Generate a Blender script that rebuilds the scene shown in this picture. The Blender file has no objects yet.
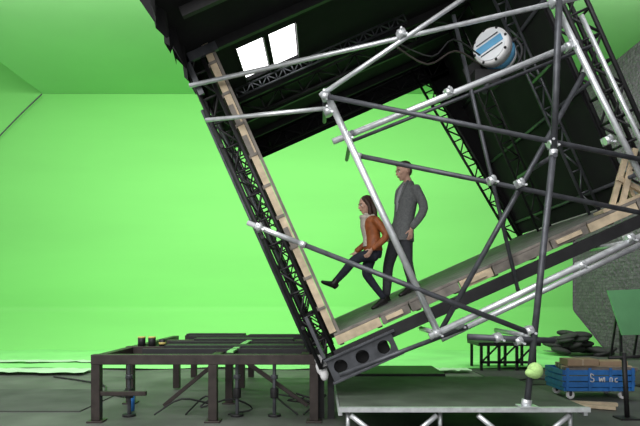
import bpy, bmesh, math, random
from mathutils import Vector, Matrix
random.seed(4)
V=Vector
scene=bpy.context.scene
# ------------------------------------------------------------ materials
def mat(name,col,rough=.6,metal=0,var=.15,scale=6,bump=.05,emit=None,estr=0,stretch=None):
    m=bpy.data.materials.new(name); m.use_nodes=True
    nt=m.node_tree; b=nt.nodes['Principled BSDF']
    tc=nt.nodes.new('ShaderNodeTexCoord'); n=nt.nodes.new('ShaderNodeTexNoise')
    n.inputs['Scale'].default_value=scale; n.inputs['Detail'].default_value=5
    if stretch:
        mp=nt.nodes.new('ShaderNodeMapping'); mp.inputs['Scale'].default_value=stretch
        nt.links.new(tc.outputs['Object'],mp.inputs['Vector']); nt.links.new(mp.outputs['Vector'],n.inputs['Vector'])
    else: nt.links.new(tc.outputs['Object'],n.inputs['Vector'])
    r=nt.nodes.new('ShaderNodeValToRGB')
    r.color_ramp.elements[0].position=.3; r.color_ramp.elements[1].position=.7
    r.color_ramp.elements[0].color=[c*(1-var) for c in col]+[1]
    r.color_ramp.elements[1].color=[min(1,c*(1+var)) for c in col]+[1]
    nt.links.new(n.outputs['Fac'],r.inputs['Fac']); nt.links.new(r.outputs['Color'],b.inputs['Base Color'])
    b.inputs['Roughness'].default_value=rough; b.inputs['Metallic'].default_value=metal
    if bump:
        bp=nt.nodes.new('ShaderNodeBump'); bp.inputs['Strength'].default_value=bump; bp.inputs['Distance'].default_value=.02
        nt.links.new(n.outputs['Fac'],bp.inputs['Height']); nt.links.new(bp.outputs['Normal'],b.inputs['Normal'])
    if emit:
        b.inputs['Emission Color'].default_value=(*emit,1); b.inputs['Emission Strength'].default_value=estr
    return m
M={}
M['green']=mat('green_screen_cloth',(.205,.635,.15),.85,0,.05,.5,.04,stretch=(.25,1,1.6))
M['green_ceiling']=mat('green_ceiling_cloth',(.30,.60,.26),.9,0,.06,.3,.02)
M['green_floor']=mat('green_floor_cloth',(.24,.68,.20),.8,0,.10,1.0,.1)
M['green_board']=mat('green_board_paint',(.13,.36,.16),.8,0,.08,2.0,.05)
M['pale_strip']=mat('pale_strip_tone',(.48,.70,.46),.5,0,.12,2.0,.3)  # pale green tone of the ragged strips on the floor
M['concrete']=mat('dark_concrete',(.088,.098,.083),.65,0,.35,1.3,.2)
M['mat_dark']=mat('rubber_mat',(.035,.038,.035),.8,0,.3,3,.1)
M['floor_mat']=mat('worn_floor_mat',(.06,.068,.058),.75,0,.3,2,.1)
M['deck']=mat('deck_ply',(.085,.105,.08),.65,0,.3,3,.1)
M['steel']=mat('galvanised_steel',(.74,.77,.78),.35,.6,.15,14,.03)
M['dsteel']=mat('painted_dark_steel',(.085,.09,.10),.42,.4,.3,10,.05)
M['black']=mat('black_paint',(.014,.014,.015),.55,.1,.3,10,.03)
M['drape']=mat('black_duvetyne',(.005,.005,.006),.95,0,.3,4,.2)
M['brown']=mat('dark_brown_steel',(.045,.036,.032),.5,.4,.3,8,.05)
M['walk']=mat('walkway_grey',(.18,.175,.165),.7,0,.25,5,.1)
M['wood']=mat('pine_timber',(.58,.47,.32),.7,0,.25,9,.1)
M['wood2']=mat('grey_timber',(.20,.18,.155),.75,0,.3,9,.1)
M['card']=mat('cardboard',(.42,.30,.19),.8,0,.1,6,.05)
M['white']=mat('white_plastic',(.8,.8,.8),.4,0,.03,5,0)
M['lampwhite']=mat('lamp_lens',(.85,.88,.9),.3,0,.03,5,0)
M['blue']=mat('blue_paint',(.03,.18,.52),.5,0,.2,7,.05)
M['lblue']=mat('light_blue',(.12,.38,.62),.4,0,.1,7,0)
M['yellow']=mat('yellow_tape',(.6,.5,.15),.5,0,.1,7,0)
M['ball']=mat('tennis_ball_felt',(.45,.72,.25),.9,0,.2,30,.3)
M['skin']=mat('skin',(.62,.38,.28),.55,0,.06,20,.02)
M['hairm']=mat('dark_brown_hair',(.045,.028,.018),.6,0,.4,60,.4)
M['hairw']=mat('brown_hair',(.055,.028,.017),.55,0,.5,60,.4)
M['jacket']=mat('grey_wool',(.15,.16,.16),.9,0,.2,40,.2)
M['shirt']=mat('light_shirt',(.42,.43,.45),.8,0,.05,30,.1)
M['trous']=mat('charcoal_trousers',(.045,.048,.055),.9,0,.2,30,.1)
M['leather']=mat('rust_leather',(.32,.095,.025),.55,0,.25,18,.2)
M['scarf']=mat('cream_scarf',(.55,.51,.43),.9,0,.15,40,.4)
M['jeans']=mat('dark_jeans',(.018,.022,.035),.85,0,.3,40,.1)
M['shoe']=mat('black_shoe',(.015,.013,.012),.4,0,.2,20,.05)
M['eye']=mat('eye_white',(.75,.73,.7),.3,0,.02,5,0)
M['lip']=mat('lip',(.40,.16,.13),.5,0,.05,20,0)
M['window']=mat('diffuser_glow',(.9,.92,.95),.6,0,.01,2,0,(1,1,1),3.2)
def blockmat():
    m=bpy.data.materials.new('painted_block_wall'); m.use_nodes=True; nt=m.node_tree; b=nt.nodes['Principled BSDF']
    tc=nt.nodes.new('ShaderNodeTexCoord'); s=nt.nodes.new('ShaderNodeSeparateXYZ'); c=nt.nodes.new('ShaderNodeCombineXYZ')
    nt.links.new(tc.outputs['Object'],s.inputs[0]); nt.links.new(s.outputs['Y'],c.inputs['X']); nt.links.new(s.outputs['Z'],c.inputs['Y'])
    br=nt.nodes.new('ShaderNodeTexBrick'); br.inputs['Scale'].default_value=2.6
    br.inputs['Color1'].default_value=(.105,.085,.11,1); br.inputs['Color2'].default_value=(.15,.125,.155,1); br.inputs['Mortar'].default_value=(.08,.065,.08,1)
    nt.links.new(c.outputs[0],br.inputs['Vector']); nt.links.new(br.outputs['Color'],b.inputs['Base Color'])
    n=nt.nodes.new('ShaderNodeTexNoise'); n.inputs['Scale'].default_value=9
    nt.links.new(tc.outputs['Object'],n.inputs['Vector'])
    bp=nt.nodes.new('ShaderNodeBump'); bp.inputs['Strength'].default_value=.9; bp.inputs['Distance'].default_value=.08
    nt.links.new(n.outputs['Fac'],bp.inputs['Height']); nt.links.new(bp.outputs['Normal'],b.inputs['Normal'])
    b.inputs['Roughness'].default_value=.85
    return m
M['block']=blockmat()

# ------------------------------------------------------------ mesh builder
class MB:
    def __init__(s): s.bm=bmesh.new(); s.mats=[]
    def mi(s,k):
        if k not in s.mats: s.mats.append(k)
        return s.mats.index(k)
    def face(s,vs,k,smooth=False):
        try: f=s.bm.faces.new(vs)
        except ValueError: return
        f.material_index=s.mi(k); f.smooth=smooth
    def box(s,lo,hi,k,mx=None):
        x0,y0,z0=lo; x1,y1,z1=hi
        c=[V(p) for p in ((x0,y0,z0),(x1,y0,z0),(x1,y1,z0),(x0,y1,z0),(x0,y0,z1),(x1,y0,z1),(x1,y1,z1),(x0,y1,z1))]
        if mx: c=[mx@p for p in c]
        v=[s.bm.verts.new(p) for p in c]
        for q in ((3,2,1,0),(4,5,6,7),(0,1,5,4),(1,2,6,5),(2,3,7,6),(3,0,4,7)): s.face([v[i] for i in q],k)
    def beam(s,a,b,w,h,k,up=(0,0,1)):
        a=V(a);b=V(b);t=(b-a); L=t.length; t.normalize(); u=V(up)
        if abs(t.dot(u))>.98: u=V((0,1,0))
        sd=t.cross(u).normalized(); u=sd.cross(t)
        mx=Matrix((( t.x,sd.x,u.x,a.x),(t.y,sd.y,u.y,a.y),(t.z,sd.z,u.z,a.z),(0,0,0,1)))
        s.box((0,-w/2,-h/2),(L,w/2,h/2),k,mx)
    def loft(s,pts,ra,rb=None,side=(0,1,0),k='steel',n=14,cap=True):
        pts=[V(p) for p in pts]; rb=rb or ra
        rings=[]
        for i,p in enumerate(pts):
            t=(pts[min(i+1,len(pts)-1)]-pts[max(i-1,0)]).normalized()
            sd=V(side)
            if abs(t.dot(sd.normalized()))>.95: sd=V((1,.3,.1))
            sd=(sd-t*sd.dot(t)).normalized(); f=t.cross(sd)
            rings.append([s.bm.verts.new(p+sd*(ra[i]*math.cos(2*math.pi*j/n))+f*(rb[i]*math.sin(2*math.pi*j/n))) for j in range(n)])
        for i in range(len(rings)-1):
            for j in range(n):
                s.face([rings[i][j],rings[i][(j+1)%n],rings[i+1][(j+1)%n],rings[i+1][j]],k,True)
        if cap:
            s.face(rings[0][::-1],k); s.face(rings[-1],k)
    def tube(s,a,b,r,k,n=12): s.loft([a,b],[r,r],None,(0,1,0),k,n)
    def limb(s,pts,rs,k,n=14,side=(0,1,0),flat=1,sub=4):
        pts=[V(p) for p in pts]; P=[];R=[]
        for i in range(len(pts)-1):
            p0=pts[max(i-1,0)];p1=pts[i];p2=pts[i+1];p3=pts[min(i+2,len(pts)-1)]
            for q in range(sub):
                t=q/sub
                P.append(.5*((2*p1)+(-p0+p2)*t+(2*p0-5*p1+4*p2-p3)*t*t+(-p0+3*p1-3*p2+p3)*t**3)); R.append(rs[i]*(1-t)+rs[i+1]*t)
        P.append(pts[-1]);R.append(rs[-1])
        d0=(P[0]-P[1]).normalized(); d1=(P[-1]-P[-2]).normalized()
        P=[P[0]+d0*R[0]*.6,P[0]+d0*R[0]*.35]+P+[P[-1]+d1*R[-1]*.35,P[-1]+d1*R[-1]*.6]
        R=[R[0]*.35,R[0]*.8]+R+[R[-1]*.8,R[-1]*.35]
        s.loft(P,R,[r*flat for r in R],side,k,n)
    def ball(s,c,r,k,mx=None,seg=16):
        m=Matrix.Translation(V(c))
        if mx: m=m@mx.to_4x4()
        m=m@Matrix.Diagonal((r[0],r[1],r[2],1))
        g=bmesh.ops.create_uvsphere(s.bm,u_segments=seg,v_segments=seg//2+2,radius=1,matrix=m)
        i=s.mi(k)
        for f in {f for v in g['verts'] for f in v.link_faces}: f.material_index=i; f.smooth=True
    def ladder(s,a,b,wv,k,step=.3,r=.02,rr=.012,dv=None):
        a=V(a);b=V(b);wv=V(wv); L=(b-a).length; n=max(1,round(L/step))
        offs=[V((0,0,0))]+([V(dv)] if dv else [])
        for o in offs:
            s.tube(a+o,b+o,r,k,8); s.tube(a+wv+o,b+wv+o,r,k,8)
            for i in range(n+1):
                p=a+(b-a)*(i/n)+o; s.tube(p,p+wv,rr,k,6)
                if i<n:
                    q=a+(b-a)*((i+1)/n)+o
                    if i%2: s.tube(p,q+wv,rr,k,6)
                    else: s.tube(p+wv,q,rr,k,6)
        if dv:
            for i in range(n+1):
                p=a+(b-a)*(i/n); s.tube(p,p+V(dv),rr,k,6); s.tube(p+wv,p+wv+V(dv),rr,k,6)
    def obj(s,name,parent=None,bevel=0,fuse=0,smooth=0):
        bmesh.ops.recalc_face_normals(s.bm,faces=s.bm.faces)
        me=bpy.data.meshes.new(name); s.bm.to_mesh(me); s.bm.free()
        for k in s.mats: me.materials.append(M[k])
        o=bpy.data.objects.new(name,me); scene.collection.objects.link(o)
        if parent: o.parent=parent
        if fuse:
            r=o.modifiers.new('r','REMESH'); r.mode='VOXEL'; r.voxel_size=fuse; r.use_smooth_shade=True
            if smooth:
                q=o.modifiers.new('s','SMOOTH'); q.iterations=smooth; q.factor=.5
        if bevel:
            bv=o.modifiers.new('b','BEVEL'); bv.width=bevel; bv.segments=2; bv.limit_method='ANGLE'
        return o
def empty(name,loc=(0,0,0),rot=(0,0,0)):
    e=bpy.data.objects.new(name,None); e.location=loc; e.rotation_euler=rot; e.empty_display_size=.2
    scene.collection.objects.link(e); return e

# ------------------------------------------------------------ room shell
b=MB(); b.box((-14,-3,-.1),(8.2,20,0),'concrete'); b.obj('floor')
b=MB()
plan=[(7.85,17.4),(4,17.4),(0,17.4),(-4,17.4),(-8.6,17.4),(-13.5,17.4)]
nrm=[(0,-1)]*6
prof=[(0,7.8),(0,4),(0,1.2),(.03,1.1),(.16,1.0),(1.1,.5),(1.8,.1),(2.0,.012)]
rows=[[b.bm.verts.new((p[0]+n[0]*o,p[1]+n[1]*o,z+(3.9 if (p[0]<-13 and z>7) else 0))) for (o,z) in prof] for p,n in zip(plan,nrm)]
for i in range(len(rows)-1):
    for j in range(len(prof)-1):
        b.face([rows[i][j],rows[i+1][j],rows[i+1][j+1],rows[i][j+1]],'green',j>=2)
b.obj('wall_back')
b=MB(); b.box((-8.6,10.9,7.8),(7.9,17.45,7.9),'green_ceiling')
vs=[b.bm.verts.new(p) for p in ((-8.6,10.9,7.8),(-8.6,17.45,7.8),(-13.5,17.45,11.7),(-13.5,10.9,11.7))]; b.face(vs,'green_ceiling')
b.obj('ceiling')
b=MB(); b.box((7.9,-3,0),(8.15,17.6,10),'block'); b.obj('wall_right')
b=MB()
n=60;m=24; g=[]
for i in range(n+1):
    row=[]
    for j in range(m+1):
        x=-13+i*(19.1/n); y=11.3+j*(4.2/m)+ (.12*math.sin(x*2.1) if j==0 else 0)
        row.append(b.bm.verts.new((x,y,.015+.012*(1+math.sin(x*3+math.sin(y*4))))))
    g.append(row)
for i in range(n):
    for j in range(m): b.face([g[i][j],g[i+1][j],g[i+1][j+1],g[i][j+1]],'green_floor',True)
b.obj('green_floor_cloth')
b=MB(); random.seed(6)
for (x0,x1,y0,y1) in ((-8.6,-4.4,10.3,11.1),(-7.6,-3.6,12.1,12.6),(-3.4,-1.2,13.3,13.8),(1.0,2.9,10.6,11.1)):
    N=28; rows=[]
    for i in range(N+1):
        t=i/N; e=.12*random.random(); e2=.12*random.random()
        rows.append([b.bm.verts.new((x0+(x1-x0)*t,y0+e+(y1-y0-e-e2)*j/6,.05+.02*random.random())) for j in range(7)])
    for i in range(N):
        for j in range(6): b.face([rows[i][j],rows[i+1][j],rows[i+1][j+1],rows[i][j+1]],'pale_strip',True)
b.obj('pale_floor_strip')
b=MB(); b.box((-7.5,7.0,.002),(-3.0,8.7,.015),'floor_mat'); b.box((3.0,9.2,.002),(7.5,11.1,.014),'mat_dark'); b.obj('rubber_floor_mat')
b=MB(); b.limb([(-8.55,17.2,7.72),(-9.3,17.2,7.0),(-10.5,17.2,5.75)],[.02]*3,'dsteel',6); b.obj('rigging_rope')

# ------------------------------------------------------------ rotating set
TH=math.radians(24)
S=empty('rotating_film_set',(.167,6.22,1.03),(0,-TH,0))
W=3.75; H=3.5; D=3.78
b=MB()
for i in range(7):
    v0=i*D/7; b.box((0,v0+.004,-.045),(W+(.8 if i==0 else .25),v0+D/7-.004,0),'walk')
for u in [x*.47 for x in range(9)]:
    b.box((u,.02,-.15),(u+.05,D,-.047),'wood2')
u=-.02
for i,l in enumerate([.55,.35,.6,.4,.7,.45,.6,.4]):
    b.box((u,-.045,-.13),(u+l-.015,-.002,-.03),'wood2' if i%3 else 'wood'); b.box((u,-.046,-.028),(u+l-.004,-.002,.004),'wood2')
    if i%2: b.box((u+.05,-.075,-.10),(u+l-.1,-.047,-.05),'wood')
    u+=l
b.box((-.1,-.06,-.30),(W+.3,.03,-.17),'black')
b.box((-.1,D-.1,-.30),(W+.3,D,-.17),'black')
b.obj('set_floor',S,.004)
b=MB()
def holed(b,u0,w0,n,c,r,v,th,k):
    for q in range(n):
        cu=u0+c*(q+.5); cw=w0+c*.5; N=24
        for vv in (v,v+th):
            inn=[];out=[]
            for j in range(N):
                a=2*math.pi*j/N; ca,sa=math.cos(a),math.sin(a); m_=max(abs(ca),abs(sa))
                inn.append(b.bm.verts.new((cu+r*ca,vv,cw+r*sa))); out.append(b.bm.verts.new((cu+c/2*ca/m_,vv,cw+c/2*sa/m_)))
            for j in range(N): b.face([inn[j],inn[(j+1)%N],out[(j+1)%N],out[j]],k)
            if vv==v: first=inn
        for j in range(N): b.face([first[j],first[(j+1)%N],inn[(j+1)%N],inn[j]],k)
holed(b,-.22,-.48,3,.26,.075,-.10,.05,'dsteel')
b.box((-.24,-.14,-.50),(.60,-.02,-.475),'dsteel'); b.box((-.24,-.14,-.235),(.60,-.02,-.21),'dsteel')
b.box((-.24,-.12,-.2),(-.20,.3,.3),'dsteel')
b.box((-.22,.1,-.5),(.5,.14,-.2),'black'); 
b.obj('corner_girder',S,.003)
b=MB()
b.box((-.03,.02,0),(-.005,D,H),'wood2')
b.box((-.055,-.05,.02),(.022,.0,H),'wood'); b.box((.027,-.045,.0),(.06,-.01,H-.1),'wood2')
for i in range(9):
    w=.3+i*.37; b.box((-.057,-.062,w),(.024,-.052,w+.03),'wood2')
    if i in (2,5,6): b.box((-.057,-.058,w),(.0,-.051,w+.25),'wood2')
    b.box((-.10,.0,w),(-.035,D,w+.045),'wood2')
b.box((-.30,-.07,H-.12),(.10,-.03,H-.02),'dsteel'); b.box((-.30,-.07,H-.5),(-.24,-.03,H-.02),'dsteel')
b.obj('set_wall',S)
b=MB()
for v in (.0,1.25,2.5,3.7):
    b.ladder((-.10,v,-.3),(-.10,v,H+.05),(-.20,0,0),'black',.3,.024,.013)
b.ladder((-.36,.35,-.1),(-.36,.35,H-.5),(.1,.5,0),'dsteel',.42,.02,.012)
for w in (.2,1.3,2.4,3.45): b.tube((-.30,-.05,w),(-.30,D,w),.022,'black')
b.obj('wall_truss',S)
b=MB()
c0,c1=H,H+.05
us=[-.32,.30,.64,.71,1.06,W+.1]; v0,vA,vB,v1=-1.3,.36,1.32,D
b.box((us[0],v0,c0),(us[5],vA,c1),'drape'); b.box((us[0],vB,c0),(us[5],v1,c1),'drape')
b.box((us[0],vA,c0),(us[1],vB,c1),'drape'); b.box((us[2],vA,c0),(us[3],vB,c1),'drape'); b.box((us[4],vA,c0),(us[5],vB,c1),'drape')
for (a,c) in ((us[1],us[2]),(us[3],us[4])):
    b.box((a-.01,vA-.01,c1+.002),(c+.01,vB+.01,c1+.02),'window')
    b.box((a-.012,vA-.02,c0-.02),(a,vB+.02,c0-.002),'black'); b.box((c,vA-.02,c0-.02),(c+.012,vB+.02,c0-.002),'black')
for i in range(6):
    v=-.9+i*.85 
    if abs(v-.8)<.5: continue
    b.box((-.1,v,c0-.10),(W,v+.06,c0-.003),'black')
b.obj('set_ceiling',S)
b=MB()
b.ladder((.1,1.75,H-.30),(W-.1,1.75,H-.30),(0,0,.2),'black',.3,.022,.012)
b.ladder((.1,1.35,H-.14),(2.6,1.35,H-.14),(0,.0,.11),'dsteel',.12,.014,.01)
b.ladder((0,D-.05,H-.28),(W,D-.05,H-.28),(0,0,.22),'black',.3,.022,.012)
b.ladder((-.1,-.05,H+.05),(W,-.05,H+.05),(0,0,.22),'black',.3,.022,.012)
b.box((0,D-.02,H-.36),(W,D,H),'drape')
b.obj('ceiling_truss',S)
b=MB(); N=34; rows=[]
for i in range(N+1):
    v=-1.5+i*(2.6/N); lower=.04+.20*abs(math.sin(i*1.7))+.15*random.random()
    col=[]
    for j in range(7):
        t=j/6; col.append(b.bm.verts.new((-.33+.16*(1-t)-.04*math.sin(i*1.3+t*2),v,H+.35-t*(lower+.35))))
    rows.append(col)
for i in range(N):
    for j in range(6): b.face([rows[i][j],rows[i+1][j],rows[i+1][j+1],rows[i][j+1]],'drape',True)
b.obj('black_drape',S)
b=MB(); b.box((W,.3,.02),(W+.04,D,H),'drape')
f=[b.bm.verts.new(p) for p in ((W-.08,D-.02,0),(W,D-.02,0),(W,D-.02,H),(W-.45,D-.02,H))]; b.face(f,'drape')
b.obj('set_end_wall',S)
b=MB()
b.ladder((W-.22,D-.06,.0),(W-.62,D-.06,H),(.2,0,0),'black',.26,.024,.014)
b.ladder((W+.05,.0,.0),(W+.05,.0,H+.2),(.26,0,0),'black',.3,.026,.015,(0,.3,0))
b.ladder((W-.18,.9,.0),(W-.18,.9,H),(.14,0,0),'dsteel',.3,.02,.013)
b.ladder((W-.25,2.4,.0),(W-.25,2.4,H),(.2,0,0),'black',.3,.02,.013)
for w in (.25,1.4,2.5): b.tube((W-.02,-.05,w),(W-.02,D,w),.024,'dsteel')
b.obj('end_wall_truss',S)
b=MB()
for p,q in (((3.42,.12,.0),(3.80,.12,.46)),((3.55,.08,.02),(3.93,.08,.52)),((3.74,.17,.0),(3.72,.17,.35)),((3.90,.17,.0),(3.62,.1,.30))):
    b.beam(p,q,.04,.06,'wood')
b.box((3.30,.05,.002),(4.1,.28,.035),'wood')
b.obj('timber_brace',S,.003)

# ------------------------------------------------------------ scaffolding (stands in front of the set)
b=MB()
T=[((.05,5.6,3.50),(1.19,5.6,1.05),.036,'steel'),
((.13,5.66,3.00),(2.60,5.66,4.00),.033,'steel'),
((-1.42,6.1,3.735),(2.85,5.5,4.44),.026,'steel'),
((-1.24,6.1,3.36),(.16,5.7,3.36),.024,'steel'),
((.0,5.54,3.42),(1.80,5.54,4.64),.025,'steel'),
((-.74,5.72,2.19),(-.2,5.68,1.975),.029,'steel'),
((-.2,5.68,1.975),(2.08,5.5,1.07),.028,'dsteel'),
((.02,5.50,3.41),(3.5,5.50,2.71),.026,'dsteel'),
((.36,5.68,2.87),(3.5,5.68,2.235),.026,'dsteel'),
((2.33,5.44,4.5),(2.27,5.44,2.86),.034,'dsteel'),
((2.27,5.44,2.86),(2.04,5.52,.37),.034,'dsteel'),
((2.74,5.76,3.78),(1.25,5.76,1.10),.029,'dsteel'),
((1.10,5.62,1.03),(3.5,5.62,2.17),.036,'steel'),
((1.3,6.0,.98),(3.7,6.0,2.12),.034,'steel'),
((2.38,5.6,4.3),(3.4,5.6,2.25),.032,'steel'),
((2.75,5.9,4.4),(3.75,5.9,2.3),.026,'steel'),
((1.43,6.0,4.45),(2.13,6.0,1.47),.022,'dsteel'),
((.30,6.05,3.10),(2.95,6.05,4.15),.020,'dsteel'),
((1.45,5.5,1.04),(2.30,5.5,1.0),.032,'dsteel'),
((.20,5.8,.62),(1.55,5.9,1.12),.026,'dsteel'),
((.05,5.60,3.47),(.05,6.5,3.47),.024,'dsteel'),
((.32,5.60,3.08),(.32,6.7,3.08),.024,'dsteel'),
((1.17,5.60,1.07),(1.17,6.5,1.07),.028,'steel'),
((2.52,5.60,3.97),(2.52,6.6,3.97),.024,'dsteel'),
((2.27,5.4,2.80),(2.27,6.4,2.80),.024,'dsteel'),
((3.1,5.6,1.98),(3.1,6.4,1.98),.028,'steel'),
((2.04,5.5,1.05),(2.04,6.5,1.05),.026,'steel'),
]
for p,q,r,k in T: b.tube(p,q,r*.95,k,14)
for p,q,r,k in T[:12]:
    p=V(p);q=V(q);d=(q-p).normalized()
    if k=='dsteel': b.tube(p,p+d*.06,r+.006,'steel')
def coupler(c,ax=(1,0,.4)):
    c=V(c); a=V(ax).normalized(); u=a.cross(V((0,1,0))).normalized()
    b.tube(c-a*.036,c+a*.036,.043,'steel',10); b.tube(c-u*.04+V((0,.05,0)),c+u*.04+V((0,.05,0)),.040,'steel',10)
    b.tube(c+u*.03+V((0,-.065,0)),c+u*.03,.012,'steel',6); b.tube(c-u*.04+a*.03,c-u*.04+a*.03+V((0,-.06,0)),.012,'steel',6)
for c in [(.05,5.57,3.44),(.28,5.64,3.05),(.08,5.62,3.3),(1.17,5.6,1.07),(.80,5.5,4.02),(1.30,5.65,3.5),(1.72,5.6,2.60),(2.27,5.47,2.93),
 (2.06,5.5,1.10),(1.95,5.5,1.0),(2.50,5.62,3.95),(2.30,5.48,4.33),(-.62,5.7,2.14),(1.42,5.7,1.15),
 (2.88,5.6,3.0),(3.1,5.6,2.02),(1.75,5.5,1.03),(2.0,5.6,2.57),(2.62,5.6,1.75)]: coupler(c)
b.tube((2.04,5.52,.42),(2.03,5.52,.358),.05,'steel'); b.box((1.95,5.44,.351),(2.13,5.60,.362),'steel')
b.obj('scaffolding')
b=MB(); b.ball((2.07,5.39,.72),(.075,.075,.08),'ball'); b.ball((2.05,5.38,.70),(.08,.06,.05),'ball'); b.obj('tennis_ball')

# ------------------------------------------------------------ film lamp: drum head in a yoke with ballast box
L=empty('studio_lamp',(1.91,6.1,4.12))
b=MB()
R=Matrix.Rotation(math.radians(-38),3,'Z')@Matrix.Rotation(math.radians(-22),3,'Y')
def P(x,y,z): return R@V((x,y,z))
b.loft([P(0,-.16,0),P(0,-.14,0),P(0,-.02,0)],[.18,.195,.195],None,(1,0,0),'white',28)
b.loft([P(0,-.02,0),P(0,.10,0),P(0,.14,0)],[.185,.185,.17],None,(1,0,0),'lblue',28)
b.loft([P(0,.14,0),P(0,.24,0),P(0,.30,0)],[.175,.15,.09],None,(1,0,0),'white',28)
b.loft([P(0,-.175,0),P(0,-.15,0)],[.165,.165],None,(1,0,0),'lampwhite',28)
mx=R.to_4x4()
b.box((-.145,-.185,-.04),(.145,-.176,.035),'lblue',mx)
b.box((-.125,-.185,.06),(.125,-.176,.07),'dsteel',mx); b.box((-.125,-.185,-.075),(.125,-.176,-.065),'dsteel',mx)
for a in range(0,8):
    t=a*math.pi/4; b.ball(P(.18*math.cos(t),-.16,.18*math.sin(t)),(.015,.015,.015),'black',None,8)
b.obj('lamp_head',L)
b=MB()
b.limb([P(-.22,.05,0),P(-.24,.06,-.15),P(-.12,.08,-.26),P(.1,.08,-.26),P(.23,.06,-.15),P(.22,.05,0)],[.016]*6,'black',8)
b.box((-.22,.0,-.36),(.06,.2,-.20),'black'); b.box((-.40,.02,-.20),(-.21,.2,.05),'black',mx)
b.tube((-.05,.05,-.3),(-.12,.0,-.46),.03,'dsteel')
b.tube(P(-.24,.05,0),P(.24,.05,0),.02,'black')
b.obj('lamp_yoke',L,.004)
b=MB()
b.limb([(.75,5.7,4.0),(1.1,5.75,3.82),(1.4,5.8,3.98),(1.7,5.95,3.9)],[.01]*4,'brown',6)
b.limb([(.78,5.7,4.02),(1.15,5.75,3.9),(1.38,5.8,4.1),(1.7,5.95,4.0)],[.008]*4,'black',6)
b.obj('lamp_cable')

# ------------------------------------------------------------ steel base frame (left)
BF=empty('steel_base_frame')
b=MB()
ys=[6.45,7.6,8.8,10.0]
for i,y in enumerate(ys): b.box((-2.62 if i<2 else -2.4,y-.055,.66),(.1,y+.055,.775),'brown')
for x in (-2.62,-1.28,-.22): b.box((x,6.5,.655),(x+.10,10.0,.765),'brown')
for y in ys[:2]:
    for x in (-2.62,-1.28,-.12): b.box((x,y-.05,.02),(x+.10,y+.05,.66),'brown'); b.box((x-.04,y-.09,.0),(x+.14,y+.09,.02),'brown')
for y in ys[2:]:
    for x in (-2.3,-1.28,-.12): b.box((x,y-.05,.02),(x+.10,y+.05,.66),'brown')
b.box((-2.58,6.42,.30),(-2.0,6.48,.35),'brown'); b.beam((-1.95,7.0,.08),(-1.3,7.0,.62),.05,.05,'brown'); b.beam((-.15,6.9,.1),(-.9,6.9,.63),.05,.05,'brown')
for x in (-2.3,-1.0,-.55):
    b.tube((x,6.75,.02),(x,6.75,.66),.022,'dsteel'); b.tube((x,6.75,.0),(x,6.75,.03),.08,'black'); b.tube((x,6.75,.22),(x,6.75,.34),.05,'black'); b.tube((x,6.75,.45),(x,6.75,.5),.045,'dsteel')
for y in (6.95,8.2,9.4):
    b.box((-2.2,y-.03,.70),(.0,y+.03,.80),'black')
b.box((-1.1,6.6,.775),(-1.02,8.8,.80),'green_floor')  # thin strip coloured green for the green light along the frame
for x0,x1,y in ((-2.3,-1.3,9.75),(-1.2,-.1,9.5),(-1.9,-.4,8.55),(-2.0,-.2,7.3)): b.box((x0,y-.12,.776),(x1,y+.12,.82),'black')
b.obj('frame_members',BF,.006)
b=MB()
for i,x in enumerate((-2.42,-2.28)):
    b.tube((x,7.6,.776),(x,7.6,.90),.05,'black',16); b.tube((x,7.6,.885),(x,7.6,.905),.051,'yellow',16)
b.tube((-2.14,7.6,.776),(-2.14,7.6,.87),.046,'black',16); b.tube((-2.14,7.6,.80),(-2.14,7.6,.83),.048,'yellow',16)
b.obj('tape_roll_stack')
b=MB(); b.tube((-2.36,7.0,0.016),(-2.36,7.0,.24),.042,'blue',18); b.loft([(-2.36,7.0,.24),(-2.36,7.0,.27),(-2.36,7.0,.30)],[.042,.02,.018],None,(0,1,0),'dsteel',14); b.obj('gas_bottle')
b=MB()
random.seed(2)
for i in range(4):
    x=-1.9+random.random()*1.7; pts=[(x+random.uniform(-.35,.35),6.9+random.uniform(-.3,.3),.03+.18*abs(math.sin(q*1.3+i))) for q in range(5)]; pts[0]=(x,6.8,.012)
    b.limb(pts,[.012]*5,'black',6)
b.obj('cables',BF)
b=MB(); b.ball((.02,6.30,.66),(.07,.05,.11),'white'); b.ball((.05,6.28,.56),(.05,.05,.07),'white'); b.ball((-.02,6.29,.74),(.045,.04,.05),'white'); b.obj('white_rag',None,0,.012,2)
b=MB()
for x in (-.03,.09): b.box((x,6.6,0),(x+.08,6.7,.60),'black')
b.box((-.1,6.58,.60),(.62,6.72,.70),'black')
b.obj('pivot_bracket',BF)
b=MB()
b.box((.55,8.1,.03),(1.75,9.0,.30),'black'); b.box((.5,8.05,.30),(1.8,9.05,.34),'black')
for x in (.6,1.1,1.6): b.box((x,8.1,0),(x+.1,9.0,.03),'wood2')
b.obj('equipment_case')

# ------------------------------------------------------------ deck platform
b=MB()
b.box((.20,5.52,.30),(2.62,7.7,.349),'deck')
b.box((.18,5.46,.305),(2.64,5.515,.35),'steel'); b.box((.18,5.52,.26),(.22,7.7,.30),'steel'); b.box((2.60,5.52,.26),(2.64,7.7,.30),'steel')
for x in (.28,1.2,2.5):
    b.tube((x,5.6,.0),(x,5.6,.30),.022,'steel'); b.tube((x,7.5,.0),(x,7.5,.30),.022,'steel')
for x0,x1 in ((.30,.62),(1.15,.85),(1.55,1.85),(2.45,2.15)): b.tube((x0,5.5,.27),(x1,5.5,.02),.026,'steel')
b.tube((.3,5.55,.10),(2.5,5.55,.10),.018,'steel')
b.obj('stage_deck')

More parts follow.
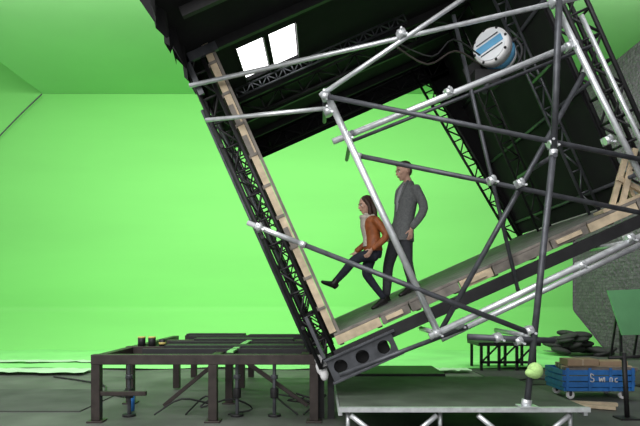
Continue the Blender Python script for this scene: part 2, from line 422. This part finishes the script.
# ------------------------------------------------------------ right-hand clutter
b=MB()
for x in (3.15,3.5,3.85,4.2):
    for y in (11.0,11.7): b.box((x,y,.0),(x+.05,y+.05,.52),'black')
b.box((3.1,10.95,.5),(4.32,11.8,.57),'black'); b.box((3.15,11.0,.15),(4.25,11.04,.2),'black')
for x in (3.2,3.55,3.9): b.beam((x,11.02,.2),(x+.3,11.02,.5),.03,.03,'black')
b.obj('work_bench')
C=empty('lumber_cart',(3.42,7.85,0))
b=MB()
b.box((0,0,.12),(.98,.62,.17),'blue')
for i in range(3):
    z=.18+i*.085; b.box((0,-.02,z),(.98,.0,z+.07),'blue'); b.box((0,.62,z),(.98,.64,z+.07),'blue'); b.box((-.02,0,z),(0,.62,z+.07),'blue'); b.box((.98,0,z),(1.0,.62,z+.07),'blue')
for x in (0.02,.33,.62,.93): b.box((x,-.035,.13),(x+.04,-.02,.45),'blue')
for x in (.12,.86):
    for y in (.08,.54):
        b.tube((x,y-.02,.06),(x,y+.02,.06),.058,'white',18); b.tube((x,y-.025,.06),(x,y+.025,.06),.02,'black',10); b.box((x-.02,y-.03,.06),(x+.02,y+.03,.12),'dsteel')
b.obj('crate_body',C,.004)
b=MB()
x=.40
for i,l in enumerate([[(0,.09),(-.04,.11),(-.04,.06),(0,.04),(-.01,0),(-.05,.01)],[(0,.06),(.01,0),(.03,.05),(.045,0),(.06,.06)],[(0,.06),(0,0)],[(0,0),(0,.05),(.03,.05),(.03,0)],[(.03,.05),(0,.04),(0,0),(.03,.0)]]):
    b.limb([(x+p[0],-.038,.26+p[1]) for p in l],[.007]*len(l),'white',6); x+=.075
b.obj('lettering',C)
b=MB()
for i in range(6): b.box((.02+i*.02,.02+i*.095,.40+.01*(i%2)),(1.05-i*.03,.11+i*.095,.45+.012*(i%3)),'wood' if i%2 else 'wood2')
b.box((.08,.06,.47),(.52,.34,.56),'card'); b.box((.55,.1,.465),(.95,.36,.53),'card'); b.box((.28,.058,.472),(.31,.342,.562),'wood')
b.obj('lumber',C,.003)
b=MB()
b.beam((3.25,7.35,.03),(3.75,7.1,.03),.09,.04,'wood'); b.beam((3.35,7.5,.03),(3.9,7.35,.03),.09,.04,'wood'); b.obj('timber_plank')
b=MB(); b.tube((3.62,6.6,.02),(3.58,6.6,.78),.028,'black'); b.box((3.5,6.5,0),(3.72,6.7,.02),'black'); b.tube((3.4,6.6,.72),(3.9,6.6,.74),.018,'black'); b.obj('steel_stand')
b=MB()
c=[(6.62,12.9,1.62),(7.62,13.1,1.66),(7.62,12.95,.60),(6.88,12.75,.60)]
f1=[b.bm.verts.new(p) for p in c]; f2=[b.bm.verts.new((p[0],p[1]+.04,p[2])) for p in c]
b.face(f1,'green_board'); b.face(f2[::-1],'green_board')
for i in range(4): b.face([f1[i],f1[(i+1)%4],f2[(i+1)%4],f2[i]],'green_board')
for x in (6.95,7.5): b.beam((x,12.92,.0),(x,12.98,1.3),.05,.05,'black'); b.beam((x,13.4,0),(x,13.08,1.2),.04,.04,'black')
b.obj('green_board')
b=MB(); random.seed(8)
for i in range(30):
    x=random.random(); z=(.12+.45*random.random()*math.sin(math.pi*min(1,x+.1)))
    b.ball((5.85+x*1.25,13.8+random.random()*.7,z),(.19+.12*random.random(),.2,.07+.04*random.random()),'mat_dark',Matrix.Rotation(random.uniform(-.4,.4),3,'Y'),12)
b.obj('sandbag_pile')
b=MB(); b.limb([(2.9,8.3,.02),(3.0,9.2,.02),(3.8,9.8,.02),(4.9,9.3,.02),(5.4,8.4,.02)],[.015]*5,'black',6); b.limb([(-4.8,10.1,.02),(-3.6,9.2,.02),(-3.2,8.4,.02),(-2.8,8.0,.02)],[.015]*4,'black',6); b.obj('floor_cable')

# ------------------------------------------------------------ people
def floorz(x): return 1.03+(x-.167)*math.tan(TH)
def hand(b,w,d,palmn,k='skin',sc=1.0,flip=1):
    w=V(w); d=V(d).normalized(); nrm_=V(palmn); nrm_=(nrm_-d*nrm_.dot(d)).normalized(); s=d.cross(nrm_).normalized()*flip
    b.loft([w-d*.02,w+d*.01*sc,w+d*.05*sc,w+d*.09*sc],[.024*sc,.028*sc,.040*sc,.036*sc],[.018*sc,.016*sc,.015*sc,.012*sc],s,k,12)
    for i,l in enumerate((.066,.076,.072,.056)):
        base=w+d*.085*sc+s*(.030-.02*i)*sc
        p=[base];dd=d.copy()
        for q,f in enumerate((.45,.32,.23)):
            dd=(dd+nrm_*(.28+.15*q)).normalized(); p.append(p[-1]+dd*l*f*sc)
        b.limb(p,[.009*sc,.0085*sc,.008*sc,.007*sc],k,8,sub=2)
    t=w+d*.03*sc+s*.032*sc
    b.limb([t,t+(d*.6+s*.7+nrm_*.3).normalized()*.035*sc,t+(d*.8+s*.55+nrm_*.5).normalized()*.062*sc],[.012*sc,.010*sc,.008*sc],k,8,sub=2)
def head(root,name,c,F,U,sc,hair):
    c=V(c);F=V(F).normalized();U=V(U);U=(U-F*U.dot(F)).normalized();Sd=U.cross(F).normalized()
    mx=Matrix((F,Sd,U)).transposed()
    P=lambda f,s,u:c+(F*f+Sd*s+U*u)*sc
    b=MB()
    b.ball(P(-.01,0,.025),(.098*sc,.077*sc,.098*sc),'skin',mx,24)
    b.ball(P(.018,0,-.035),(.072*sc,.060*sc,.078*sc),'skin',mx,24)
    b.ball(P(.055,0,-.092),(.026*sc,.026*sc,.022*sc),'skin',mx)
    b.ball(P(.078,0,.022),(.018*sc,.05*sc,.014*sc),'skin',mx)
    b.loft([P(.080,0,.018),P(.100,0,-.012),P(.106,0,-.026),P(.085,0,-.036)],[.008*sc,.012*sc,.016*sc,.012*sc],None,Sd,'skin',10)
    b.ball(P(.082,0,-.058),(.012*sc,.024*sc,.012*sc),'skin',mx)
    for q in (1,-1):
        b.ball(P(.055,q*.042,-.02),(.028*sc,.022*sc,.024*sc),'skin',mx)
        b.ball(P(-.012,q*.078,-.008),(.020*sc,.009*sc,.032*sc),'skin',mx)
    b.loft([P(-.01,0,-.05),P(-.025,0,-.10),P(-.035,0,-.17)],[.052*sc,.050*sc,.058*sc],None,Sd,'skin',16)
    b.obj(name+'_head',root,0,.006,3)
    b=MB()
    for q in (1,-1):
        b.ball(P(.078,q*.031,.002),(.012*sc,.014*sc,.010*sc),'eye',mx); b.ball(P(.088,q*.031,.002),(.004*sc,.006*sc,.006*sc),'hairm',mx,10)
        b.limb([P(.090,q*.016,.020),P(.092,q*.032,.026),P(.080,q*.050,.020)],[.004*sc]*3,hair,6,sub=2)
    b.obj(name+'_eyes',root)
    b=MB(); b.limb([P(.088,-.022,-.062),P(.096,0,-.060),P(.088,.022,-.062)],[.005*sc,.007*sc,.005*sc],'lip',8,sub=3); b.obj(name+'_mouth',root)
    return P,mx,Sd

def bodyfused(root,name,fn,vox=.013,sm=3):
    b=MB(); fn(b); return b.obj(name,root,0,vox,sm)

# ---- man
mn=empty('man',(0,0,0))
F=V((-.92,-.38,0)).normalized(); Sd=V((-.38,.92,0)).normalized(); Y0=7.68
def pt(x,z,s=0,f=0): return V((x,Y0,z))+Sd*s+F*f
def jac(b):
    b.loft([pt(1.12,2.20),pt(1.13,2.35),pt(1.155,2.55),pt(1.18,2.75),pt(1.195,2.87),pt(1.20,2.94),pt(1.20,2.99)],[.195,.185,.172,.20,.215,.17,.085],[.16,.145,.13,.14,.125,.095,.07],Sd,'jacket',24)
    b.limb([pt(1.20,2.90,-.19),pt(1.27,2.62,-.245,-.02),pt(1.19,2.37,-.235,.06)],[.072,.060,.047],'jacket')
    b.limb([pt(1.20,2.90,.19),pt(1.24,2.62,.245,-.02),pt(1.14,2.38,.23,.06)],[.072,.060,.047],'jacket')
    b.loft([pt(1.215,2.95,0,-.01),pt(1.20,3.02,0,-.01)],[.085,.075],[.075,.068],Sd,'jacket',20)
bodyfused(mn,'man_jacket',jac,.012)
def tr(b):
    b.loft([pt(1.12,2.40),pt(1.12,2.28),pt(1.12,2.20)],[.165,.175,.165],[.125,.135,.12],Sd,'trous',20)
    b.limb([pt(1.13,2.26,-.085),pt(1.15,1.92,-.09),pt(1.205,1.70,-.085),pt(1.21,floorz(1.21)+.10,-.085)],[.105,.075,.066,.056],'trous')
    b.limb([pt(1.10,2.26,.085),pt(.985,1.90,.085),pt(.965,1.65,.085),pt(.95,floorz(.95)+.10,.085)],[.105,.075,.066,.056],'trous')
bodyfused(mn,'man_trousers',tr,.012)
def shoe(b,x,s,y0,Sd,F,sc=1,k='shoe'):
    n=V((-math.sin(TH),0,math.cos(TH)))
    d=V((F.x,F.y,F.x*math.tan(TH))).normalized()
    p=V((x,y0,0))+Sd*s; p.z=floorz(p.x)+.004
    q=[(-.07,.05,.036,.045),(-.03,.055,.042,.052),(.05,.045,.042,.043),(.12,.034,.048,.032),(.17,.028,.042,.025),(.20,.025,.025,.018)]
    b.loft([p+d*a*sc+n*h*sc for a,h,_,_ in q],[w*sc for _,_,w,_ in q],[t*sc for *_,t in q],Sd,k,16)
    b.loft([p+d*a*sc+n*.012*sc for a in (-.075,.0,.1,.19)],[.036*sc,.04*sc,.048*sc,.03*sc],[.011*sc]*4,Sd,k,12)
b=MB(); shoe(b,1.21,-.085,Y0,Sd,F); shoe(b,.95,.085,Y0,Sd,F); b.obj('man_shoes',mn,0,.008,2)
P_,mx,_=head(mn,'man',(1.145,Y0,3.165),(-.90,-.32,-.22),(0,0,1),1.08,'hairm')
b=MB(); b.ball(P_(-.028,0,.050),(.103,.087,.088),'hairm',mx,24); b.ball(P_(.035,0,.092),(.06,.068,.03),'hairm',mx); b.ball(P_(-.07,0,-.01),(.045,.072,.065),'hairm',mx); b.obj('man_hair',mn,0,.008,2)
b=MB()
b.loft([pt(1.20,3.0,0,.035),pt(1.195,2.90,0,.105),pt(1.18,2.75,0,.135),pt(1.165,2.6,0,.128)],[.05,.055,.045,.02],[.02,.02,.016,.012],Sd,'shirt',14); b.obj('man_shirt',mn)
b=MB()
for q in (1,-1): b.limb([pt(1.205,3.02,q*.05,.03),pt(1.195,2.90,q*.085,.105),pt(1.18,2.72,q*.05,.145)],[.018,.024,.012],'jacket',10)
b.obj('man_lapels',mn)
b=MB(); hand(b,pt(1.185,2.345,-.235,.065),(-.12,0,-1),(-.5,.8,0),flip=-1); b.obj('man_hand_near',mn,0,.004,1)
b=MB(); hand(b,pt(1.135,2.355,.23,.065),(-.12,0,-1),(-.3,-.9,0),flip=1); b.obj('man_hand_far',mn,0,.004,1)

# ---- woman
wm=empty('woman',(0,0,0))
F=V((-.93,-.36,0)).normalized(); Sd=V((-.36,.93,0)).normalized(); Y0=7.4
def wj(b):
    b.loft([pt(.70,2.04),pt(.695,2.14),pt(.685,2.25),pt(.67,2.37),pt(.66,2.44),pt(.655,2.485),pt(.65,2.52)],[.155,.142,.135,.155,.165,.13,.06],[.125,.11,.105,.12,.105,.08,.055],Sd,'leather',22)
    b.limb([pt(.665,2.44,-.15),pt(.76,2.23,-.20,-.02),pt(.70,2.06,-.20,.10)],[.058,.048,.038],'leather')
    b.limb([pt(.665,2.44,.15),pt(.72,2.23,.20,-.02),pt(.64,2.06,.20,.08)],[.058,.048,.038],'leather')
bodyfused(wm,'woman_jacket',wj,.011)
rx=.875
def wt(b):
    b.loft([pt(.70,2.12),pt(.70,2.02),pt(.70,1.95)],[.14,.152,.13],[.105,.115,.10],Sd,'jeans',20)
    b.limb([pt(.70,1.98,.075),pt(.70,1.78,.08,.05),pt(.71,1.68,.08,.02),pt(rx,floorz(rx)+.09,.08)],[.09,.068,.058,.042],'jeans')
    b.limb([pt(.69,1.99,-.075),pt(.53,1.97,-.08),pt(.40,1.90,-.08),pt(.29,1.77,-.08),pt(.17,1.64,-.08)],[.09,.074,.062,.055,.042],'jeans')
bodyfused(wm,'woman_jeans',wt,.011)
b=MB(); shoe(b,rx,.08,Y0,Sd,F,.9)
p=pt(.155,1.625,-.08); d=V((-.80,-.3,.35)).normalized(); n=V((.35,0,.9)).normalized()
q=[(-.06,-.035,.034,.042),(-.02,-.02,.038,.052),(.05,-.035,.038,.038),(.12,-.048,.042,.028),(.17,-.052,.026,.018)]
b.loft([p+d*a+n*h for a,h,_,_ in q],[w for _,_,w,_ in q],[t for *_,t in q],Sd,'shoe',16)
b.limb([pt(.19,1.665,-.08),pt(.15,1.61,-.08)],[.046,.044],'shoe')
b.obj('woman_boots',wm,0,.008,2)
P_,mx,_=head(wm,'woman',(.605,Y0,2.655),(-.93,-.30,-.18),(0,0,1),.98,'hairw')
b=MB(); b.ball(P_(-.025,0,.04),(.105*.96,.088*.96,.095*.96),'hairw',mx,24)
b.loft([P_(-.05,0,.05),P_(-.075,0,-.03),P_(-.085,0,-.11),P_(-.085,0,-.19),P_(-.08,0,-.25)],[.075,.085,.088,.08,.04],[.055,.052,.05,.042,.02],Sd,'hairw',18)
for q in (1,-1): b.limb([P_(.02,q*.066,.06),P_(-.01,q*.085,-.02),P_(-.005,q*.087,-.11),P_(.01,q*.078,-.19)],[.026,.026,.028,.016],'hairw',10)
b.obj('woman_hair',wm,0,.008,2)
b=MB()
b.loft([pt(.635,2.53,0,.02),pt(.65,2.46,0,.09),pt(.665,2.36,0,.112),pt(.685,2.22,0,.100),pt(.695,2.10,0,.112)],[.065,.068,.055,.045,.05],[.04,.03,.025,.022,.022],Sd,'scarf',16)
b.limb([pt(.66,2.50,.07,-.02),pt(.63,2.50,.05,.06),pt(.63,2.485,-.04,.07),pt(.66,2.50,-.075,-.02)],[.03,.033,.033,.03],'scarf',10)
b.obj('woman_scarf',wm,0,.009,2)
b=MB(); hand(b,pt(.695,2.05,-.20,.11),(-.55,-.2,-.8),(-.6,.6,0),sc=.9,flip=-1); b.obj('woman_hand_near',wm,0,.004,1)
b=MB(); hand(b,pt(.635,2.05,.20,.085),(-.25,-.1,-.95),(-.3,-.9,0),sc=.9,flip=1); b.obj('woman_hand_far',wm,0,.004,1)

# ------------------------------------------------------------ lights
def area(name,loc,tgt,sx,sy,pw,col=(1,1,1)):
    l=bpy.data.lights.new(name,'AREA'); l.shape='RECTANGLE'; l.size=sx; l.size_y=sy; l.energy=pw; l.color=col
    o=bpy.data.objects.new(name,l); o.location=loc; o.rotation_euler=(V(tgt)-V(loc)).to_track_quat('-Z','Y').to_euler(); scene.collection.objects.link(o)
area('wall_fill',(-3.5,10.2,7.6),(-3,17.4,2.0),9,1.5,620,(1,.98,.97))  # unseen area light added to brighten the green wall
area('wall_fill.001',(4.5,10.2,7.6),(3,17.4,2.0),6,1.5,390,(1,.98,.97))  # second unseen light added for the right part of the wall
area('overhead_fill',(-1.5,3.5,9),(.5,7,1.5),6,5,620,(.98,.98,1))  # unseen fill added above the set and figures
area('front_fill',(-3,-2,5),(.5,6.5,2),5,4,420,(1,.98,.97))  # unseen fill added on the camera side to brighten the figures
w=bpy.data.worlds.new('World'); scene.world=w; w.use_nodes=True
bg=w.node_tree.nodes['Background']; bg.inputs[0].default_value=(.93,.93,.95,1); bg.inputs[1].default_value=.78
scene.view_settings.view_transform='Standard'
# ------------------------------------------------------------ camera
cd=bpy.data.cameras.new('Camera'); cam=bpy.data.objects.new('Camera',cd); scene.collection.objects.link(cam)
cam.location=(0,0,1.4); cam.rotation_euler=(math.radians(90),0,0); cd.sensor_width=36; cd.lens=31.5; cd.shift_y=.136; cd.clip_end=200
scene.camera=cam
